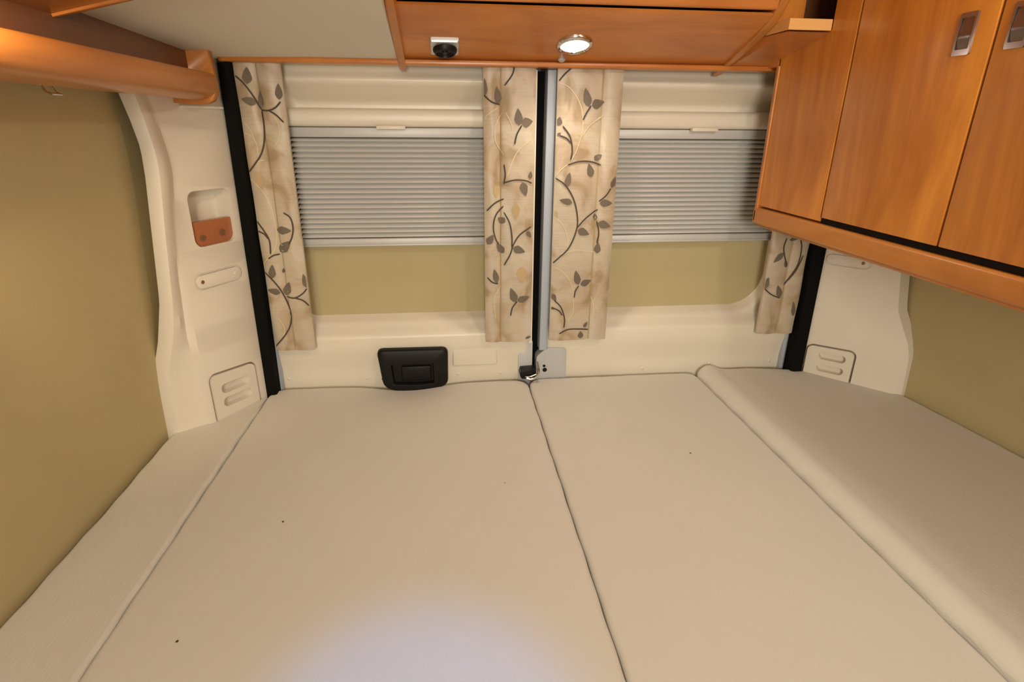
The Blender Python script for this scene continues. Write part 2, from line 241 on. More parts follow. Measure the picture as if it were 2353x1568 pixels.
# ================================================================== SETTING
FZ = -1.43/S                                                      # floor
b = NB(); box(b, -1.4, 2.2, -3.2, 2.6, FZ-0.08, FZ); struct(obj('floor', b, M_floor))
WT = [(0.8, -0.80), (0.4, -0.90), (0.15, -0.915), (-0.2, -0.925), (-0.55, -0.945), (-0.8, -0.962), (-1.0, -0.968), (-1.5, -0.99), (FZ, -1.0)]
zs = [0.8, 0.6, 0.4, 0.25, 0.15, 0, -0.2, -0.4, -0.55, -0.7, -0.8, -0.9, -1.0, -1.2, -1.5, FZ]
b = NB(); grid(b, [[(interp(WT, z), y, z) for z in zs] for y in (2.12, 1.0, 0, -1.5, -3.0)]); R = grid(b, [[(interp(WT, z)-0.06, y, z) for z in zs] for y in (2.12, 1.0, 0, -1.5, -3.0)])
struct(obj('wall_left', b, M_tan), 'khaki vinyl-lined side wall left of the bed')
b = NB(); grid(b, [[(0.80-interp(WT, z)+0.02+dx, y, z) for z in zs] for y, dx in ((2.12, -0.01), (1.86, 0.0), (1.4, 0.05), (0.8, 0.07), (-3.0, 0.07))])
grid(b, [[(0.90-interp(WT, z)+dx, y, z) for z in zs] for y, dx in ((2.12, 0), (1.86, 0.0), (1.4, 0.05), (0.8, 0.07), (-3.0, 0.07))])
struct(obj('wall_right', b, M_tan), 'khaki vinyl-lined side wall right of the bed')
b = NB(); box(b, -1.05, 1.95, -3.06, -3.0, FZ, 0.78); struct(obj('wall_front', b, mat('front_bulkhead', (0.55, 0.42, 0.3), 0.7, noise=0.05, nscale=3)))
# ceiling: low and flat over the rear, arching up towards the front
def cz(x, y):
    if x > -0.1428: return 0.70
    a = sst(-0.82, -0.35, x); t = max(0, 2.1-y)
    return 0.19+min(0.48, t*0.02+a*(0.17*min(t, 1.0)+0.32*sst(0.9, 1.9, t))+0.35*sst(1.5, 2.4, t)*(1-a))
b = NB(); xs = [-1.0, -0.9, -0.82, -0.75, -0.68, -0.6, -0.5, -0.4, -0.3, -0.2, -0.143, -0.1425, 1.95]
ys = [2.12+0.3, 2.1, 2.05, 2.0, 1.9, 1.8, 1.7, 1.6, 1.5, 1.4, 1.3, 1.2, 1.1, 1.0, 0.9, 0.8, 0.6, 0.4, 0.2, 0, -0.5, -1, -2, -3.05]
grid(b, [[(x, y, cz(x, y)) for x in xs] for y in ys]); struct(obj('ceiling', b, M_ceil, smooth=60), 'pale headliner stepping down over the rear of the bed')
b = NB(); box(b, -1.05, 2.0, -3.06, 2.6, 0.74, 0.80); struct(obj('ceiling_outer', b, M_ceil)); bpy.data.objects['ceiling_outer'].name = 'ceiling.001'
# ---- rear doors: one moulded height field each
def sd(x, z, x0, x1, z0, z1, rr):
    """signed distance to a rounded rectangle; rr = radius for left / right lower corners"""
    cx, cz_ = (x0+x1)/2, (z0+z1)/2; r = (rr[0] if x < cx else rr[1]) if z < cz_ else rr[2]
    dx = abs(x-cx)-((x1-x0)/2-r); dz = abs(z-cz_)-((z1-z0)/2-r)
    return math.hypot(max(dx, 0), max(dz, 0))+min(max(dx, dz), 0)-r
YD = 2.2
def door(name, x0, x1, wx0, wx1, rr, label):
    b = NB(); nx, nz = 110, 230; ztop, zbot = 0.34, -1.45; rows = []
    for j in range(nz+1):
        t = j/nz; z = ztop+(zbot-ztop)*t; row = []
        for i in range(nx+1):
            x = x0+(x1-x0)*i/nx
            d = sd(x, z, wx0, wx1, -0.752, 0.135, rr)
            y = YD+0.062*(1-sst(-0.036-0.045*sst(0.0, 0.10, z), 0.0, d))-0.02*math.exp(-((z-0.140)/0.020)**2)
            # soft dished panel above the window, its crease catching light
            y += 0.012*sst(0.20, 0.15, z)*sst(0.08, 0.13, z)*0
            # lower body of the door bulges out towards the bed
            y -= 0.045*sst(-0.745, -0.80, z)-0.018*sst(-0.83, -0.95, z)
            y += 0.03*sst(-0.03, 0.0, -min(x-x0, x1-x)) if min(x-x0, x1-x) < 0.03 else 0
            row.append((x, y, z))
        rows.append(row)
    grid(b, rows)
    e = [(x0, YD+0.16), (x1, YD+0.16)]                              # outer skin, so that the door has depth
    vs = [b.verts.new(p) for p in ((x0, YD+0.16, ztop), (x1, YD+0.16, ztop), (x1, YD+0.16, zbot), (x0, YD+0.16, zbot))]; b.faces.new(vs)
    for xx in (x0, x1):
        vs = [b.verts.new(p) for p in ((xx, YD+0.01, ztop), (xx, YD+0.16, ztop), (xx, YD+0.16, zbot), (xx, YD+0.01, zbot))]; b.faces.new(vs)
    o = obj(name, b, M_cream, smooth=60); struct(o, label); return o
D1 = door('door_1', -0.705, 0.332, -0.585, 0.205, (0.05, 0.07, 0.05), 'left rear van door lined in cream moulded plastic')
D2 = door('door_2', 0.374, 1.475, 0.605, 1.372, (0.05, 0.17, 0.05), 'right rear van door lined in cream moulded plastic')
for D, x0, x1 in ((D1, -0.578, 0.198), (D2, 0.612, 1.365)):
    b = NB(); box(b, x0, x1, YD+0.048, YD+0.058, -0.75, -0.40); obj('lower_window_panel', b, M_tan, D)
for D, spots in ((D1, ((0.025, -0.977), (0.203, -0.979), (-0.347, -0.981), (-0.658, -0.971))), (D2, ((1.123, -0.976), (1.40, -0.972), (0.821, -0.984)))):
    for x, z in spots:
        b = NB(); lathe(b, (x, YD-0.022, z), (0, -1, 0), [(0.009, -0.01), (0.009, 0.002), (0.006, 0.006), (0, 0.008)], 16); obj('trim_clip', b, M_cream, D)
b = NB(); box(b, 0.004, 0.187, YD-0.042, YD-0.01, -0.935, -0.82, 0.006, 3); obj('label_plate', b, M_cream, D1)
# black grab handle: bevelled surround with a finger well
hl = [(-0.298, -0.842), (-0.014, -0.844), (-0.018, -1.008), (-0.10, -1.030), (-0.22, -1.030), (-0.280, -1.008)]
def rounded_poly(P, r, n=5):
    out = []; N = len(P)
    for i in range(N):
        a, c, d = Vector(P[i-1]), Vector(P[i]), Vector(P[(i+1) % N]); u, v = (a-c).normalized(), (d-c).normalized()
        rr = min(r, (a-c).length*0.45, (d-c).length*0.45); p, q = c+u*rr, c+v*rr
        for k in range(n+1):
            t = k/n; out.append(p*(1-t)**2+c*2*t*(1-t)+q*t*t)
    return out
hp = rounded_poly(hl, 0.028)
def inset(P, cx, cy, f, g): return [((p[0]-cx)*f+cx, (p[1]-cy)*g+cy) for p in P]
b = NB(); cx, cy = -0.157, -0.935
rings = [(hp, YD-0.012), (hp, YD-0.060), (inset(hp, cx, cy, 0.975, 0.965), YD-0.070), (inset(hp, cx, cy, 0.93, 0.90), YD-0.073)]
inner = rounded_poly([(-0.245, -0.905), (-0.075, -0.905), (-0.075, -0.905), (-0.072, -0.995), (-0.14, -1.0), (-0.238, -0.995)], 0.01)
rings += [(inner, YD-0.070), (inset(inner, cx, cy, 0.95, 0.93), YD-0.050)]
grid(b, [[(p[0], y, p[1]) for p in P] for P, y in rings], close=True)
b.faces.new([b.verts.new((p[0], YD-0.050, p[1])) for p in rings[-1][0]])
DH = obj('door_handle', b, M_blackp, D1, smooth=50); DH['label'] = 'black plastic grab handle'
b = NB(); box(b, -0.205, -0.085, YD-0.062, YD-0.049, -0.985, -0.92, 0.006, 3); obj('pull_lever', b, M_blackp, DH)
for x in (-0.275, -0.042):
    b = NB(); lathe(b, (x, YD-0.073, -0.965), (0, -1, 0), [(0.009, 0), (0.007, 0.002), (0, 0.002)], 14); obj('screw_cap', b, M_blackp, DH)
# latch hardware at the meeting edges
b = NB(); box(b, 0.276, 0.336, YD-0.036, YD+0.02, -1.2, -0.838, 0.003, 2); obj('latch_plate', b, M_plate, D1)
b = NB(); prism(b, [(p[0], YD-0.078, p[1]) for p in rounded_poly([(0.283, -0.948), (0.345, -0.945), (0.345, -0.99), (0.285, -0.988), (0.278, -0.97)], 0.004)], (0, 0.05, 0), 0.002)
LT = obj('latch', b, M_blackp, D1); b = NB(); tube(b, spline([(0.305, YD-0.088, -0.982), (0.33, YD-0.093, -0.984), (0.352, YD-0.093, -0.968), (0.354, YD-0.085, -0.945), (0.353, YD-0.06, -0.925)]), 0.0055, 8); tube(b, spline([(0.300, YD-0.085, -0.976), (0.32, YD-0.089, -0.974), (0.345, YD-0.089, -0.965)]), 0.003, 8); obj('striker_loop', b, M_chrome, LT)
b = NB(); prism(b, [(p[0], YD-0.045, p[1]) for p in rounded_poly([(0.352, -1.2), (0.352, -0.905), (0.372, -0.885), (0.396, -0.865), (0.478, -0.868), (0.484, -1.2)], 0.018)], (0, 0.06, 0), 0.003)
LP = obj('latch_plate', b, M_plate, D2)
for x, z, r in ((0.388, -0.965, 0.0095), (0.385, -0.947, 0.006)):
    b = NB(); lathe(b, (x, YD-0.0465, z), (0, -1, 0), [(r, 0), (r*0.8, 0.001), (0, 0.0005)], 16); obj('bolt_hole', b, M_hole, LP)
# seals
def seal(name, x0, x1, y0, y1, label, lean=0.0, m=M_black, top=0.178, bot=-1.5, r=0.012):
    b = NB(); pts = rrect(x0, x1, y0, y1, r, 4)
    grid(b, [[(p[0]+lean*z, p[1], z) for p in pts] for z in (top, -0.3, -0.8, bot)], close=True)
    o = obj(name, b, m, smooth=50); struct(o, label); return o
seal('trim_1', -0.717, -0.674, 2.09, 2.2, 'black rubber seal down the left edge of the rear doors', 0.014)
seal('trim_2', 1.456, 1.508, 2.09, 2.2, 'black rubber seal down the right edge of the rear doors', -0.004)
seal('trim_3', 0.326, 0.376, 2.205, 2.28, 'black rubber seal between the two rear doors', 0.0)
seal('trim_4', 0.3645, 0.396, 2.142, 2.21, 'silver painted door edge right of the centre seal', 0.004, M_van, bot=-0.87, r=0.003)
seal('trim_5', 0.318, 0.330, 2.15, 2.22, 'cream edge strip left of the centre seal', 0.0, M_cream, bot=-0.84)
seal('trim_6', -0.683, -0.668, 2.15, 2.22, 'silver painted edge strip right of the left seal', 0.01, M_van)
seal('trim_7', 1.440, 1.462, 2.15, 2.22, 'silver painted edge strip left of the right seal', 0.0, M_van)
b = NB(); box(b, -1.0, 1.95, 2.36, 2.42, FZ, 0.78); struct(obj('wall_rear', b, M_van), 'outer skin behind the rear doors')
b = NB(); box(b, -0.70, 1.25, 2.068, 2.125, 0.180, 0.196, 0.004, 2); struct(obj('trim_8', b, M_wx), 'thin cherry wood strip along the rear edge of the ceiling')
# ---- corner pillars
PO = [(0.25, -0.893), (0.08, -0.862), (0, -0.845), (-0.07, -0.834), (-0.15, -0.838), (-0.3, -0.853), (-0.53, -0.876), (-0.66, -0.907), (-0.75, -0.937), (-0.86, -0.954), (-1.0, -0.961), (-1.4, -0.965)]
P1 = [(0.25, -0.87), (0.08, -0.836), (0, -0.825), (-0.10, -0.813), (-0.14, -0.812), (-0.3, -0.832), (-0.45, -0.847), (-0.62, -0.862), (-0.70, -0.885), (-0.75, -0.899), (-0.8, -0.908), (-1.4, -0.912)]
P2 = [(0.25, -0.852), (-0.5, -0.856), (-0.66, -0.866), (-0.76, -0.864), (-1.4, -0.864)]
UP = 0.074
def up(f): return lambda z: (-0.762, 2.03, z) if z > UP else f(z)
def p2(z):
    th = max(interp(P2, z)/1.857, interp(P1, z)/1.82+0.006); return (th*1.86, 1.86, z)
def p3(z):
    th = max(-0.4515, interp(P1, z)/1.82+0.011); t = (-0.71-2.12*th)/(0.14-0.26*th); return (-0.71-0.14*t, 2.12-0.26*t, z)
def pillar(name, cols, label):
    zz = [0.19, 0.13, 0.0745, 0.0735, 0.06]+[0.03-0.03*k for k in range(48)]; b = NB()
    grid(b, [[c(z) for c in cols] for z in zz], close=True)
    b.faces.new([b.verts.new(c(zz[0])) for c in cols]); b.faces.new([b.verts.new(c(zz[-1])) for c in cols])
    bmesh.ops.remove_doubles(b, verts=b.verts, dist=1e-6)
    o = obj(name, b, M_pillar, smooth=40); struct(o, label); return o
PL = pillar('trim_9', [lambda z: (interp(PO, z)-0.03, 1.815, z) if z <= UP else (-0.80, 2.10, z), up(lambda z: (interp(PO, z), 1.80, z)), up(lambda z: (interp(PO, z)*0.5+interp(P1, z)*0.5+0.004, 1.802, z)), up(lambda z: (interp(P1, z), 1.82, z)), up(p2), up(p3), lambda z: (-0.715, 2.1107, z), lambda z: (-0.715, 2.26, z), lambda z: (-0.99, 2.26, z)],
            'cream moulded corner pillar between the left wall and rear door')
RT = [(0.25, 0.893), (-0.4, 0.885), (-0.497, 0.887), (-0.655, 0.903), (-0.727, 0.927), (-0.79, 0.9495), (-0.84, 0.958), (-0.99, 0.965), (-1.4, 0.968)]
RI = [(0.25, 0.868), (-0.4, 0.866), (-0.485, 0.870), (-0.65, 0.8815), (-0.74, 0.911), (-0.81, 0.9315), (-0.84, 0.9355), (-1.4, 0.938)]
RA, RB = Vector((1.495, 2.115)), Vector((1.70, 1.89))
def ri(z):
    th = interp(RI, z); t = (2.115*th-1.495)/(0.205+0.225*th); return (1.495+0.205*t, 2.115-0.225*t, z)
def ro_(z, dx=0.0, dy=-0.014):
    y = ri(z)[1]+dy; return (interp(RT, z)*y+dx, y+dx*0.3, z)
PR = pillar('trim_10', [lambda z: ro_(z, 0.05), ro_, ri, lambda z: (1.4953, 2.1147, z), lambda z: (1.4953, 2.26, z), lambda z: (1.86, 2.26, z)],
            'cream moulded corner pillar between the right wall and rear door')
class Face:
    """local frame on a pillar's flat face"""
    def __init__(s, a, b, sign):
        s.a = Vector((*a, 0)); d = Vector((*b, 0))-s.a; s.L = d.length; s.u = d/s.L; s.n = Vector((-s.u.y, s.u.x, 0))*sign
    def p(s, u, z, d=0): q = s.a+s.u*(u*s.L)+s.n*d; return (q.x, q.y, z)
    def rect(s, u0, u1, z0, z1, r, d, n=6, skew=0.0):
        m = (u0+u1)/2
        return [s.p(a/s.L, z+skew*(a/s.L-m), d) for a, z in rrect(u0*s.L, u1*s.L, z0, z1, r, n)]
    def slab(s, u0, u1, z0, z1, r, d0, d1, bev=0.0, skew=0.0):
        b = NB(); prism(b, s.rect(u0, u1, z0, z1, r, d0, skew=skew), s.n*(d1-d0), bev, 3); return b
FL = Face((-0.71, 2.12), (-0.85, 1.86), -1); FR = Face(RA, RB, 1)
if FL.n.y > 0: FL.n = -FL.n
if FR.n.y > 0: FR.n = -FR.n
def ring_cutter(F, u0, u1, z0, z1, r, w, depth, skew):
    b = NB(); O = F.rect(u0, u1, z0, z1, r, 0.01, skew=skew); wu = w/F.L
    I = F.rect(u0+wu, u1-wu, z0+w, z1-w, r-w, 0.01, skew=skew); n = F.n*(depth+0.01)
    v = [[b.verts.new(Vector(p)) for p in O], [b.verts.new(Vector(p)-n) for p in O], [b.verts.new(Vector(p)-n) for p in I], [b.verts.new(Vector(p)) for p in I]]
    for k in range(4):
        A, B = v[k], v[(k+1) % 4]
        for i in range(len(A)): b.faces.new((A[i], A[(i+1) % len(A)], B[(i+1) % len(A)], B[i]))
    return b
def pillar_features(P, F, pocket, plate, vent, slots, psk, vsk):
    cut = []
    if pocket: cut.append(F.slab(*pocket, 0.028, -0.075, 0.02, skew=psk))
    cut.append(ring_cutter(F, plate[0]-0.02, plate[1]+0.02, plate[2]-0.006, plate[3]+0.006, (plate[3]-plate[2])/2+0.005, 0.006, 0.004, psk))
    cut.append(ring_cutter(F, *vent, 0.03, 0.008, 0.03, vsk))
    for s in slots: cut.append(F.slab(*s, (s[3]-s[2])/2-0.0005, -0.028, 0.02, skew=vsk*0.6))
    boolean(P, cut)
    (u0, u1, z0, z1) = plate; pl = obj('cover_plate', F.slab(u0, u1, z0, z1, (z1-z0)/2-0.0005, -0.003, 0.004, 0.002, skew=psk), M_pillar, P)
    for u in (u0+0.09, u1-0.07):
        b = NB(); lathe(b, F.p(u, (z0+z1)/2+psk*(u-(u0+u1)/2), 0.004), F.n, [(0.0065, -0.002), (0.0065, 0.001), (0.004, 0.002), (0, 0.0015)], 14); obj('screw', b, M_screw if u > 0.5 else M_pillar, pl)
pillar_features(PL, FL, (0.175, 0.735, -0.385, -0.206), (0.20, 0.82, -0.518, -0.474), (0.20, 0.915, -1.2, -0.828), [(0.335, 0.765, -0.912, -0.876), (0.335, 0.765, -0.965, -0.929)], 0.0, 0.03)
pillar_features(PR, FR, None, (0.10, 0.60, -0.512, -0.475), (0.07, 0.70, -1.2, -0.856), [(0.25, 0.585, -0.918, -0.886), (0.25, 0.585, -0.972, -0.940)], 0.0, 0.015)
b = FL.slab(0.185, 0.725, -0.384, -0.305, (0.026, 0.026, 0.002, 0.002), -0.03, -0.012, 0.001)
wi = obj('wooden_insert', b, M_woodin, PL); wi['label'] = 'brown cherry wood insert'
for u, z in ((0.60, -0.358), (0.33, -0.352)):
    b = NB(); lathe(b, FL.p(u, z, -0.012), FL.n, [(0.011, -0.002), (0.011, 0.002), (0.007, 0.003), (0.006, 0.001), (0, 0.001)], 18); obj('screw', b, M_screw, wi)
# ================================================================== BED
def cushion(name, outline, top, r, label, f=lambda x, y: 0, wob=0.0007, m=None, depth=0.2, seed=0):
    """outline: plan polygon with rounded corners -> soft cushion"""
    rng = random.Random(seed); P = []
    N = len(outline)
    for i in range(N):                                             # resample densely
        a, c = Vector(outline[i]), Vector(outline[(i+1) % N]); k = max(1, int((c-a).length/0.02))
        for j in range(k): P.append(a.lerp(c, j/k))
    N = len(P); ph = [rng.uniform(0, 6.28) for _ in range(3)]
    nr = []
    for i in range(N):
        t = (P[(i+1) % N]-P[i-1]).normalized(); nr.append(Vector((t.y, -t.x)))
    cen = sum(P, Vector((0, 0)))/N
    if nr[0].dot(P[0]-cen) < 0: nr = [-n for n in nr]
    P = [p+n*wob*(math.sin(i*0.9+ph[0])+0.7*math.sin(i*0.37+ph[1])) for i, (p, n) in enumerate(zip(P, nr))]
    rings = [[(p.x-n.x*r*0.3, p.y-n.y*r*0.3, top-depth) for p, n in zip(P, nr)], [(p.x, p.y, top-r*1.4+f(p.x, p.y)) for p in P]]
    for k in range(9):
        a = 0.5*PI*k/8; q = [p-n*r*(1-math.cos(a)) for p, n in zip(P, nr)]
        rings.append([(p.x, p.y, top-r*(1-math.sin(a))+f(p.x, p.y)) for p in q])
    last = q
    for s in (0.97, 0.93, 0.85, 0.72, 0.55, 0.35, 0.15):
        q = [cen+(p-cen)*s for p in last]; rings.append([(p.x, p.y, top+f(p.x, p.y)) for p in q])
    b = NB(); R = grid(b, rings, close=True); b.faces.new(R[-1]); b.faces.new(R[0])
    return tag(obj(name, b, m or M_bed, smooth=75), label, 'mattress')
def rc(x0, x1, y0, y1, r): return rrect(x0, x1, y0, y1, r, 6)
XL, XM, XR = -0.722, 0.314, 1.046
fl = lambda x, y: -0.024*sst(1.9, 2.15, y)*math.exp(-((x+0.18)/0.16)**2)
def rq(a0, a1, c0, c1, y0, y1, r): return rounded_poly([(a0, y0), (a1, y0), (c1, y1), (c0, y1)], r, 6)   # near edge a, far edge c
cushion('mattress_section', rq(XL-0.028, XM+0.0055, XL+0.001, XM-0.0015, -0.35, 2.148, 0.075), -1.0, 0.016, 'wide cream-sheeted cushion left of the centre seam, against the black handle', fl, seed=1)
cushion('mattress_section', rq(XM+0.0085, XR+0.019, XM+0.0015, XR-0.001, -0.35, 2.15, 0.065), -1.0, 0.015, 'narrower cream-sheeted cushion right of the centre seam, under the lit lamp', seed=2)
lo = rounded_poly([(-0.966, -0.35), (XL-0.030, -0.35), (XL-0.002, 2.09), (-0.74, 2.07), (-0.895, 1.855), (-0.955, 1.79)], 0.02)
cushion('mattress_section', lo, -1.0, 0.012, 'narrow cream sheeted strip of bed beside the left wall', lambda x, y: 0.004*math.sin(5*y+x*9)+0.01*sst(-0.80, -0.95, x), seed=3, m=M_bed2, wob=0.0012)
ro = rounded_poly([(XR+0.022, -0.35), (1.852, -0.35), (1.852, 0.8), (1.832, 1.4), (1.785, 1.85), (1.70, 1.97), (1.50, 2.12), (1.30, 2.155), (XR+0.002, 2.15)], 0.045)
cushion('mattress_section', ro, -0.988, 0.02, 'cream sheeted cushion with a raised edge beside the right wall', lambda x, y: 0.024*math.exp(-((x-1.105)/0.04)**2)-0.004*sst(1.25, 1.6, x), seed=4, m=M_bed2, wob=0.001)
b = NB(); box(b, -0.962, 1.78, -0.34, 1.84, FZ, -1.202); tag(obj('bed_box', b, M_base), 'wooden box carrying the four cushions across the van', 'bed base')
for i, (x, y, l) in enumerate(((-0.464, 1.303, 'dark speck of lint on the wide left cushion, further of two'), (-0.581, 0.937, 'dark speck of lint on the wide left cushion, nearer the camera'), (0.765, 1.52, 'tiny dark speck on the cushion right of the centre seam'), (0.145, 1.419, 'faint speck just left of the centre seam'))):
    b = NB(); s = 0.0022 if i < 3 else 0.0013; lathe(b, (x, y, -1.0), (0, 0, 1), [(s, 0), (s*1.3, s*0.5), (s*0.6, s), (0, s)], 7); tag(obj('lint_speck', b, M_speck), l, 'speck')
# ================================================================== BLINDS
def blind(x0, x1, label):
    t = thing('pleated_blind', ((x0+x1)/2, YD+0.03, -0.44), label, 'blind', 'pleated blinds on the rear doors')
    b = NB(); pts = rounded_poly([(YD-0.018, 0.048), (YD+0.075, 0.052), (YD+0.075, -0.012), (YD-0.018, -0.012)], 0.024)
    ends = []
    n = 12
    rows = []
    for k in range(n+1):                                           # rounded right and left ends
        u = k/n; x = x0+(x1-x0)*u; e = min(x-x0, x1-x)
        rows.append([(x, p[0], p[1]) for p in pts])
    for p in rows[0]: pass
    R = grid(b, rows, close=True); b.faces.new(R[0]); b.faces.new(R[-1][::-1])
    bmesh.ops.bevel(b, geom=[e for e in b.edges if len(e.link_faces) == 2 and e.calc_face_angle(0) > 1.2], offset=0.014, segments=4, profile=0.5, affect='EDGES')
    obj('cassette', b, M_cream, t, smooth=50)
    b = NB(); box(b, x0+0.006, x1-0.004, YD-0.002, YD+0.02, -0.047, -0.014, 0.003, 2); obj('top_rail', b, M_blindrail, t)
    b = NB(); n = 20; zt, zb = -0.047, -0.412; rows = []
    for k in range(n):
        z0 = zt+(zb-zt)*k/n; h = (zb-zt)/n
        for a, d in ((0.0, 0.034), (0.08, 0.024), (0.30, 0.010), (0.56, 0.001), (0.66, 0.0), (0.74, 0.004), (0.84, 0.030)): rows.append([(x, YD+0.006+d, z0+h*a) for x in (x0+0.012, x1-0.008)])
    rows.append([(x, YD+0.038, zb) for x in (x0+0.012, x1-0.008)]); nr = len(rows)
    rows += [[(p[0], YD+0.04, p[2]) for p in rows[-1]], [(p[0], YD+0.04, zt) for p in rows[-1]]]
    R = grid(b, rows, close=False); obj('pleated_fabric', b, M_blind, t, smooth=50)
    b = NB(); box(b, x0+0.010, x1-0.004, YD-0.004, YD+0.03, -0.4385, -0.410, 0.004, 2); box(b, x0+0.012, x1-0.006, YD-0.010, YD, -0.438, -0.431, 0.002, 2); br = obj('bottom_rail', b, M_blindrail, t)
    xc = (x0+x1)/2
    b = NB(); box(b, xc-0.052 if x0 < 0 else xc-0.056, xc+0.05 if x0 < 0 else xc+0.046, YD-0.030, YD-0.004, -0.020, -0.006, 0.004, 2); obj('pull_tab', b, M_cream, t)
    for xe in (x0, x1-0.004):
        b = NB(); box(b, xe-0.004, xe+0.008, YD+0.0, YD+0.045, -0.44, -0.012, 0.002, 2); obj('side_channel', b, M_cream, t)
    return t
blind(-0.556, 0.184, 'silver pleated blind on the left door, between two curtains')
blind(0.622, 1.338, 'silver pleated blind on the right door, partly behind the wardrobe locker')
# ================================================================== CURTAINS
def curtain(key, x0, x1, xs, z0, z1, label, extra=0):
    Y0 = 2.118
    def yy(x):
        if x < xs: t = (x-x0)/(xs-x0)
        else: t = (x-xs)/(x1-xs)
        return Y0-0.009*math.sin(PI*min(1, max(0, t)))**0.7-(0.004 if x >= xs else 0)
    X = sorted([x0+(x1-x0)*k/26 for k in range(27)]+[xs-0.0008, xs+0.0008]); Z = [z1+(z0-z1)*k/40 for k in range(41)]
    b = NB(); wv = lambda x, z: 0.003*math.sin(z*23+x*31)*math.sin(x*40)
    fr = [[(x, yy(x)+wv(x, z), z) for x in X] for z in Z]; bk = [[(x, Y0+0.012, z) for x in X] for z in Z]
    grid(b, fr); grid(b, bk)
    edge = [fr[0], bk[0]]; grid(b, edge); grid(b, [fr[-1], bk[-1]]); grid(b, [[r[0] for r in fr], [r[0] for r in bk]]); grid(b, [[r[-1] for r in fr], [r[-1] for r in bk]])
    bmesh.ops.remove_doubles(b, verts=b.verts, dist=1e-6); bmesh.ops.recalc_face_normals(b, faces=b.faces)
    P = PATTERNS[key]
    def on(x, z, d): x = min(max(x, x0+0.002), x1-0.002); z = min(max(z, z0+0.002), z1); return (x, yy(x)+wv(x, z)-d, z)
    def ribbon(pts, wdt, d, mi):
        s = spline([(p[0], p[1], 0) for p in pts], 7); L, R = [], []
        for i, p in enumerate(s):
            t = (s[min(i+1, len(s)-1)]-s[max(i-1, 0)]).normalized(); q = Vector((-t.y, t.x, 0))*wdt*(1 if 0 < i < len(s)-1 else 0.5)
            L.append(on(p.x+q.x, p.y+q.y, d)); R.append(on(p.x-q.x, p.y-q.y, d))
        grid(b, [L, R], mi)
    def leaf(l, d, mi):
        a, t = Vector((l[0], l[1])), Vector((l[2], l[3])); ax = t-a; n = Vector((-ax.y, ax.x)).normalized(); L, R, C = [], [], []
        for k in range(9):
            u = k/8; wd = l[4]*0.5*math.sin(PI*u**0.8)**0.9*(1.08 if u < 0.5 else 0.95); c = a+ax*u
            L.append(on(c.x+n.x*wd, c.y+n.y*wd, d)); R.append(on(c.x-n.x*wd, c.y-n.y*wd, d)); C.append(on(c.x, c.y, d))
        grid(b, [L, C, R], mi)
    for v in P['pale']: leaf(v, 0.0012, 4)
    for v in P['thread']: ribbon(v, 0.0013, 0.0016, 3)
    for v in P['leaf']: leaf(v, 0.0022, 2)
    for v in P['vine']: ribbon(v, 0.0026, 0.0028, 1)
    if extra:                                                      # the repeat goes on up behind the locker
        for v in P['leaf']: leaf((v[0], v[1]+extra, v[2], v[3]+extra, v[4]), 0.0022, 2)
        for v in P['vine']: ribbon([(p[0], p[1]+extra) for p in v], 0.0026, 0.0028, 1)
    # stitched seam and pale piping down the free edge
    grid(b, [[on(xs-0.0016, z, 0.001) for z in Z], [on(xs+0.0016, z, 0.001) for z in Z]], 4)
    o = obj('curtain', b, [M_fab, M_vine, M_leaf, M_thread, M_pale], smooth=50, at=W((x0, Y0, z0)))
    return tag(o, label, 'curtain', 'leaf patterned curtains at the rear doors')
curtain('left', -0.672, -0.525, -0.600, -0.822, 0.196, 'leaf-patterned beige curtain left of the left blind, beside the black seal')
curtain('midl', 0.138, 0.320, 0.198, -0.816, 0.192, 'leaf-patterned beige curtain right of the left blind, at the centre seal')
curtain('midr', 0.396, 0.628, 0.556, -0.818, 0.192, 'widest leaf-patterned beige curtain, left of the right blind')
curtain('right', 1.285, 1.443, 1.37, -0.820, 0.192, 'leaf-patterned beige curtain mostly hidden behind the wardrobe locker', 0.42)
# ================================================================== REAR LOCKER
Ya, Za, Yb, Zb = 2.12, 0.186, 1.79, 0.300
def sl(y): return Za+(Ya-y)*(Zb-Za)/(Ya-Yb)
rl = thing('rear_locker', (0.42, 2.1, 0.186), 'cherry wood overhead locker above the rear doors with a lit lamp', 'locker')
b = NB(); prism(b, [(-0.12, y, z) for y, z in ((Ya, Za), (Yb+0.012, Zb-0.003), (Yb, Zb+0.004), (Yb+0.006, Zb+0.012), (2.12, 0.34))], (1.10, 0, 0)); obj('bottom_panel', b, M_wx, rl)
b = NB(); pts = rounded_poly([(1.775, 0.316), (1.79, 0.316), (1.79, 0.74), (1.70, 0.74), (1.745, 0.40)], 0.014); prism(b, [(-0.113, p[0], p[1]) for p in pts], (1.083, 0, 0)); obj('locker_door', b, M_wx, rl, smooth=50)
b = NB(); box(b, -0.12, 0.97, 1.82, 2.10, 0.345, 0.74); obj('locker_body', b, M_inner, rl)
prR = [(2.152, 0.170), (2.135, 0.172), (2.06, 0.196), (1.97, 0.228), (1.88, 0.259), (1.81, 0.287), (1.765, 0.325), (1.735, 0.38), (1.70, 0.50), (1.68, 0.74), (2.1, 0.74), (2.1, 0.22), (2.15, 0.20)]
b = NB(); prism(b, [(0.968, y, z) for y, z in prR], (0.028, 0, 0), 0.006, 3); obj('end_panel', b, M_wy, rl, smooth=40)
prL = [(2.132, 0.168), (2.10, 0.172), (2.02, 0.197), (1.92, 0.228), (1.82, 0.255), (1.72, 0.282), (1.66, 0.305), (1.63, 0.36), (1.61, 0.50), (1.60, 0.74), (2.1, 0.74), (2.1, 0.22), (2.13, 0.20)]
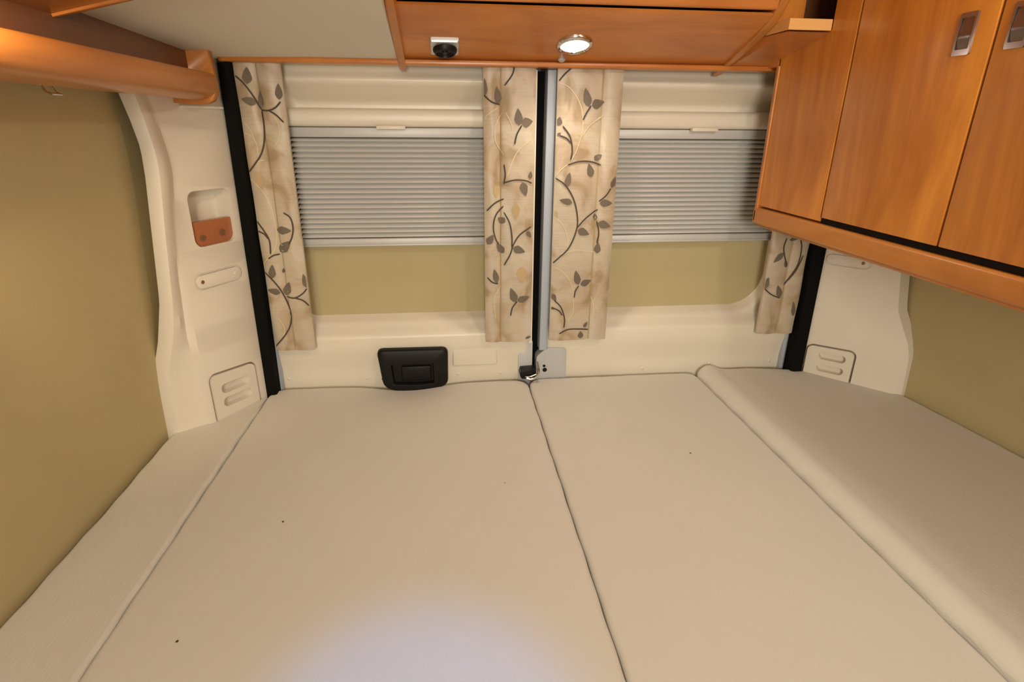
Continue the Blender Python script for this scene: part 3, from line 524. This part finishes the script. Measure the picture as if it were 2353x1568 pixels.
b = NB(); prism(b, [(-0.142, y, z) for y, z in prL], (0.024, 0, 0), 0.006, 3); obj('end_panel', b, M_wy, rl, smooth=40)
# open shelf between the rear locker and the wardrobe locker
os_ = thing('corner_shelf', (1.06, 1.93, 0.19), 'small open corner shelf with a pale front edge beside the rear locker', 'shelf')
b = NB(); box(b, 0.997, 1.129, 1.745, 2.05, 0.262, 0.2915, 0.001, 1); so_ = obj('shelf_board', b, M_wlight, os_)
b = NB(); prism(b, [(0.997, y, z) for y, z in ((2.12, 0.186), (1.750, 0.258), (2.0, 0.262), (2.12, 0.262))], (0.132, 0, 0)); box(b, 1.129, 1.25, 2.008, 2.12, 0.190, 0.262); obj('bottom_panel', b, M_wx, os_)
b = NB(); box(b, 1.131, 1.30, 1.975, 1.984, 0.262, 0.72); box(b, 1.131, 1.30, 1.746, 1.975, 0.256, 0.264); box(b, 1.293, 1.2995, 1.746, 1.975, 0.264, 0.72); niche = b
b = NB(); box(b, 0.997, 1.129, 1.90, 1.92, 0.292, 0.74); obj('back_panel', b, M_wz, os_)
# lamp and swivel unit on the slanted panel
nrm = Vector((0, -(Zb-Za), -(Ya-Yb))).normalized()
def onp(x, y, d=0): return Vector((x, y, sl(y)))+nrm*d
lt = thing('recessed_lamp', onp(0.418, 1.975), 'lit round chrome-rimmed lamp in the rear locker underside', 'lamp')
b = NB(); lathe(b, onp(0.418, 1.967), nrm, [(0.058, -0.004), (0.058, 0.004), (0.054, 0.010), (0.047, 0.012), (0.042, 0.006), (0.042, -0.002)], 48); obj('bezel', b, M_chrome, lt, smooth=50)
b = NB(); lathe(b, onp(0.418, 1.967), nrm, [(0.042, 0.003), (0.03, 0.008), (0.015, 0.010), (0, 0.0105)], 40); obj('lens', b, M_lampglow, lt, smooth=50)
b = NB(); q = onp(0.395, 2.055); lathe(b, q, nrm, [(0.013, -0.002), (0.013, 0.008), (0.009, 0.012), (0, 0.012)], 20); obj('switch', b, M_silver, lt)
sp = thing('swivel_speaker', onp(0.011, 1.99), 'black domed swivel unit in a square silver bezel, left of the lit lamp', 'speaker')
b = NB(); tx = Vector((1, 0, 0)); ty = Vector((0, -(Ya-Yb), (Zb-Za))).normalized(); c = onp(0.011, 1.99)
ring = rounded_poly([(-0.046, -0.042), (0.044, -0.042), (0.044, 0.046), (-0.046, 0.046)], 0.006)
for P_, d0, f in ((ring, -0.004, 1.0),): pass
grid(b, [[c+tx*p[0]*f+ty*p[1]*f+nrm*d for p in ring] for f, d in ((1.0, -0.006), (1.0, 0.008), (0.95, 0.013))], close=True)
b.faces.new([b.verts.new(c+tx*p[0]*0.95+ty*p[1]*0.95+nrm*0.013) for p in ring]); obj('bezel', b, M_silver, sp, smooth=40)
b = NB(); lathe(b, c-ty*0.004, (nrm+Vector((0, 0.0, -0.15))).normalized(), [(0.038, 0.010), (0.037, 0.018), (0.032, 0.026), (0.028, 0.027), (0.026, 0.022), (0.020, 0.024), (0.018, 0.020), (0.010, 0.020), (0.008, 0.024), (0, 0.025)], 40); obj('swivel_head', b, M_blackp, sp, smooth=30)
# light given by the lit lamp
l = bpy.data.lights.new('lamp_beam', 'SPOT'); l.energy = 5.0; l.color = (1.0, 0.86, 0.68); l.spot_size = math.radians(150); l.spot_blend = 0.9; l.shadow_soft_size = 0.025
o = bpy.data.objects.new('lamp_beam', l); COL.objects.link(o); o.location = W(onp(0.418, 1.967, 0.03)); o.rotation_euler = nrm.to_track_quat('-Z', 'Y').to_euler()
# ================================================================== WARDROBE LOCKER (right)
XC = 1.13; wl = thing('wardrobe_locker', (1.45, 1.4, -0.337), 'large cherry wood wall locker with two doors above the right side of the bed', 'locker')
b = NB()
box(b, XC+0.022, 1.62, 0.30, 1.985, -0.335, 0.262, 0.0); obj('carcass', b, M_inner, wl)
b = NB(); box(b, XC+0.022, 1.62, 0.30, 1.745, 0.262, 0.72); box(b, 1.302, 1.62, 1.745, 1.985, 0.262, 0.72); obj('upper_carcass', b, M_inner, wl)
obj('niche_lining', niche, M_wshade, wl)
b = NB(); prism(b, [(XC, y, z) for y, z in ((1.996, -0.270), (1.632, -0.270), (1.632, 0.72), (1.742, 0.72), (1.742, 0.262), (1.996, 0.262))], (0.022, 0, 0), 0.002, 1); obj('side_panel', b, M_wz, wl)
b = NB(); pts = rounded_poly([(XC-0.006, -0.335), (XC-0.006, -0.276), (XC+0.03, -0.276), (XC+0.03, -0.335)], 0.012); prism(b, [(p[0], 0.30, p[1]) for p in pts], (0, 1.706, 0), 0.0); box(b, XC+0.01, 1.62, 0.30, 1.998, -0.345, -0.33, 0.003, 1); obj('bottom_rail', b, M_wy, wl, smooth=50)
b = NB(); pts = rounded_poly([(XC-0.006, 1.990), (XC-0.006, 2.006), (XC+0.03, 2.006), (XC+0.03, 1.990)], 0.005); prism(b, [(p[0], p[1], -0.325) for p in pts], (0, 0, 0.515)); obj('edge_bead', b, M_wy, wl, smooth=50)
b = NB(); box(b, XC+0.006, XC+0.0225, 0.31, 1.63, -0.2745, 0.72); obj('gap_shade', b, M_groove, wl)  # dark sheet behind the doors, painting the shade in their gaps
def wdoor(y0, y1, hy):
    b = NB(); box(b, XC-0.001, XC+0.02, y0, y1, -0.258, 0.72, 0.0025, 2); d = obj('locker_door', b, M_wz, wl)
    if hy is None: return d
    h = hy; z0, z1, wd = 0.148, 0.232, 0.044
    b = NB(); O = rrect(h, h+wd, z0, z1, 0.004, 3); I = rrect(h+0.005, h+wd-0.005, z0+0.012, z1-0.010, 0.003, 3)
    grid(b, [[(x, p[0], p[1]) for p in P] for P, x in ((O, XC), (O, XC-0.006), (I, XC-0.006), (I, XC-0.0015))], close=True)
    hd = obj('handle', b, M_smoke2, d, smooth=30); hd['label'] = 'flush chrome latch plate'
    b = NB(); rows = []
    for k in range(7):
        z = z0+0.013+(z1-z0-0.024)*k/6; rows.append([(XC-0.002-0.004*math.sin(PI*k/6)*(0.5 if k > 3 else 1), y, z) for y in (h+0.006, h+wd-0.006)])
    g = grid(b, rows); grid(b, [[(XC, p[1], p[2]) for p in r] for r in rows]); obj('latch_flap', b, M_smoke, hd, smooth=80)
    return d
M_smoke = mat('tinted_chrome', (0.20, 0.16, 0.145), 0.2, metal=0.8, bump=0.4, bscale=60)
M_smoke2 = mat('smoked_chrome', (0.33, 0.27, 0.25), 0.18, metal=0.9)
wdoor(1.193, 1.6235, 1.239); wdoor(0.76, 1.186, 1.113); wdoor(0.31, 0.755, None)
# ================================================================== LEFT SHELF
ls = thing('wall_shelf', (-0.80, 1.2, 0.055), 'long curved cherry wood shelf with raised lip along the left wall', 'shelf')
prof = spline([(-0.700, 0.128, 0), (-0.684, 0.136, 0), (-0.674, 0.122, 0), (-0.674, 0.100, 0), (-0.688, 0.076, 0), (-0.73, 0.062, 0), (-0.80, 0.070, 0), (-0.92, 0.094, 0)], 5)
prof = [(p.x, p.y) for p in prof]; inn = [(-0.92, 0.106), (-0.80, 0.086), (-0.74, 0.082), (-0.708, 0.088), (-0.700, 0.108)]
b = NB(); prism(b, [(x, 0.2, z) for x, z in prof+inn], (0, 1.755, 0)); obj('fascia', b, M_wy, ls, smooth=50)
b = NB(); box(b, -0.765, -0.745, 0.2, 1.943, 0.088, 0.26); obj('back_board', b, M_wshade, ls)
ep = [(-0.90, 0.205), (-0.682, 0.205), (-0.680, 0.15), (-0.678, 0.10), (-0.681, 0.078), (-0.692, 0.060), (-0.710, 0.051), (-0.74, 0.049), (-0.83, 0.055), (-0.86, 0.062), (-0.90, 0.070)]
b = NB(); prism(b, [(x, 1.945, z) for x, z in ep], (0, 0.032, 0), 0.004, 3); obj('end_board', b, M_wy, ls, smooth=40)
obj('bracket', FL.slab(0.08, 0.62, 0.040, 0.047, 0.003, -0.002, 0.008, 0.002), M_pillar, ls)
hk = thing('coat_hook', (-0.885, 1.49, 0.062), 'small chrome double coat hook under the left wall shelf', 'hook')
b = NB()
for y in (1.472, 1.508):
    tube(b, spline([(-0.885, y-0.006*(1 if y < 1.49 else -1), 0.084), (-0.880, y, 0.074), (-0.872, y, 0.060), (-0.862, y, 0.056)]), 0.003, 8)
tube(b, [(-0.862, 1.472, 0.056), (-0.862, 1.508, 0.056)], 0.003, 8); obj('wire_prongs', b, M_chrome, hk, smooth=60)
b = NB(); box(b, -0.890, -0.874, 1.455, 1.525, 0.076, 0.082, 0.002, 2); obj('hook_plate', b, M_chrome, hk)
# overhead locker above the left shelf, further forward
ol = thing('side_locker', (-0.7, 0.7, 0.19), 'cherry wood overhead locker at the top left above the wall shelf', 'locker')
pf = [(-0.775, 0.186), (-0.45, 0.262), (-0.30, 0.33), (-0.30, 0.72), (-0.84, 0.72), (-0.84, 0.20)]
b = NB(); prism(b, [(x, 1.335, z) for x, z in pf], (0, -1.2, 0)); obj('locker_body', b, M_wy, ol)
b = NB(); prism(b, [(x, 1.352, z-0.006 if z < 0.6 else z) for x, z in [(-0.79, 0.183)]+pf[1:]], (0, -0.016, 0), 0.003, 2); obj('edge_strip', b, M_wx, ol)
# lit lamp under that locker
dl = thing('shelf_downlight', (-0.58, 0.92, 0.20), 'small lit downlight under the top left locker, shining on the shelf lip', 'lamp')
b = NB(); lathe(b, (-0.60, 0.86, 0.222), (0.15, 0, -1), [(0.045, -0.002), (0.045, 0.010), (0.035, 0.012), (0.033, 0.004)], 32); obj('bezel', b, M_chrome, dl)
b = NB(); lathe(b, (-0.60, 0.86, 0.222), (0.15, 0, -1), [(0.033, 0.006), (0, 0.008)], 32); obj('lens', b, M_lampglow, dl)
l = bpy.data.lights.new('downlight_beam', 'SPOT'); l.energy = 7.0; l.color = (1.0, 0.76, 0.45); l.spot_size = math.radians(75); l.spot_blend = 0.7; l.shadow_soft_size = 0.02
o = bpy.data.objects.new('downlight_beam', l); COL.objects.link(o); o.location = W((-0.60, 0.88, 0.195)); o.rotation_euler = Vector((-0.35, 0.75, -0.42)).to_track_quat('-Z', 'Y').to_euler()
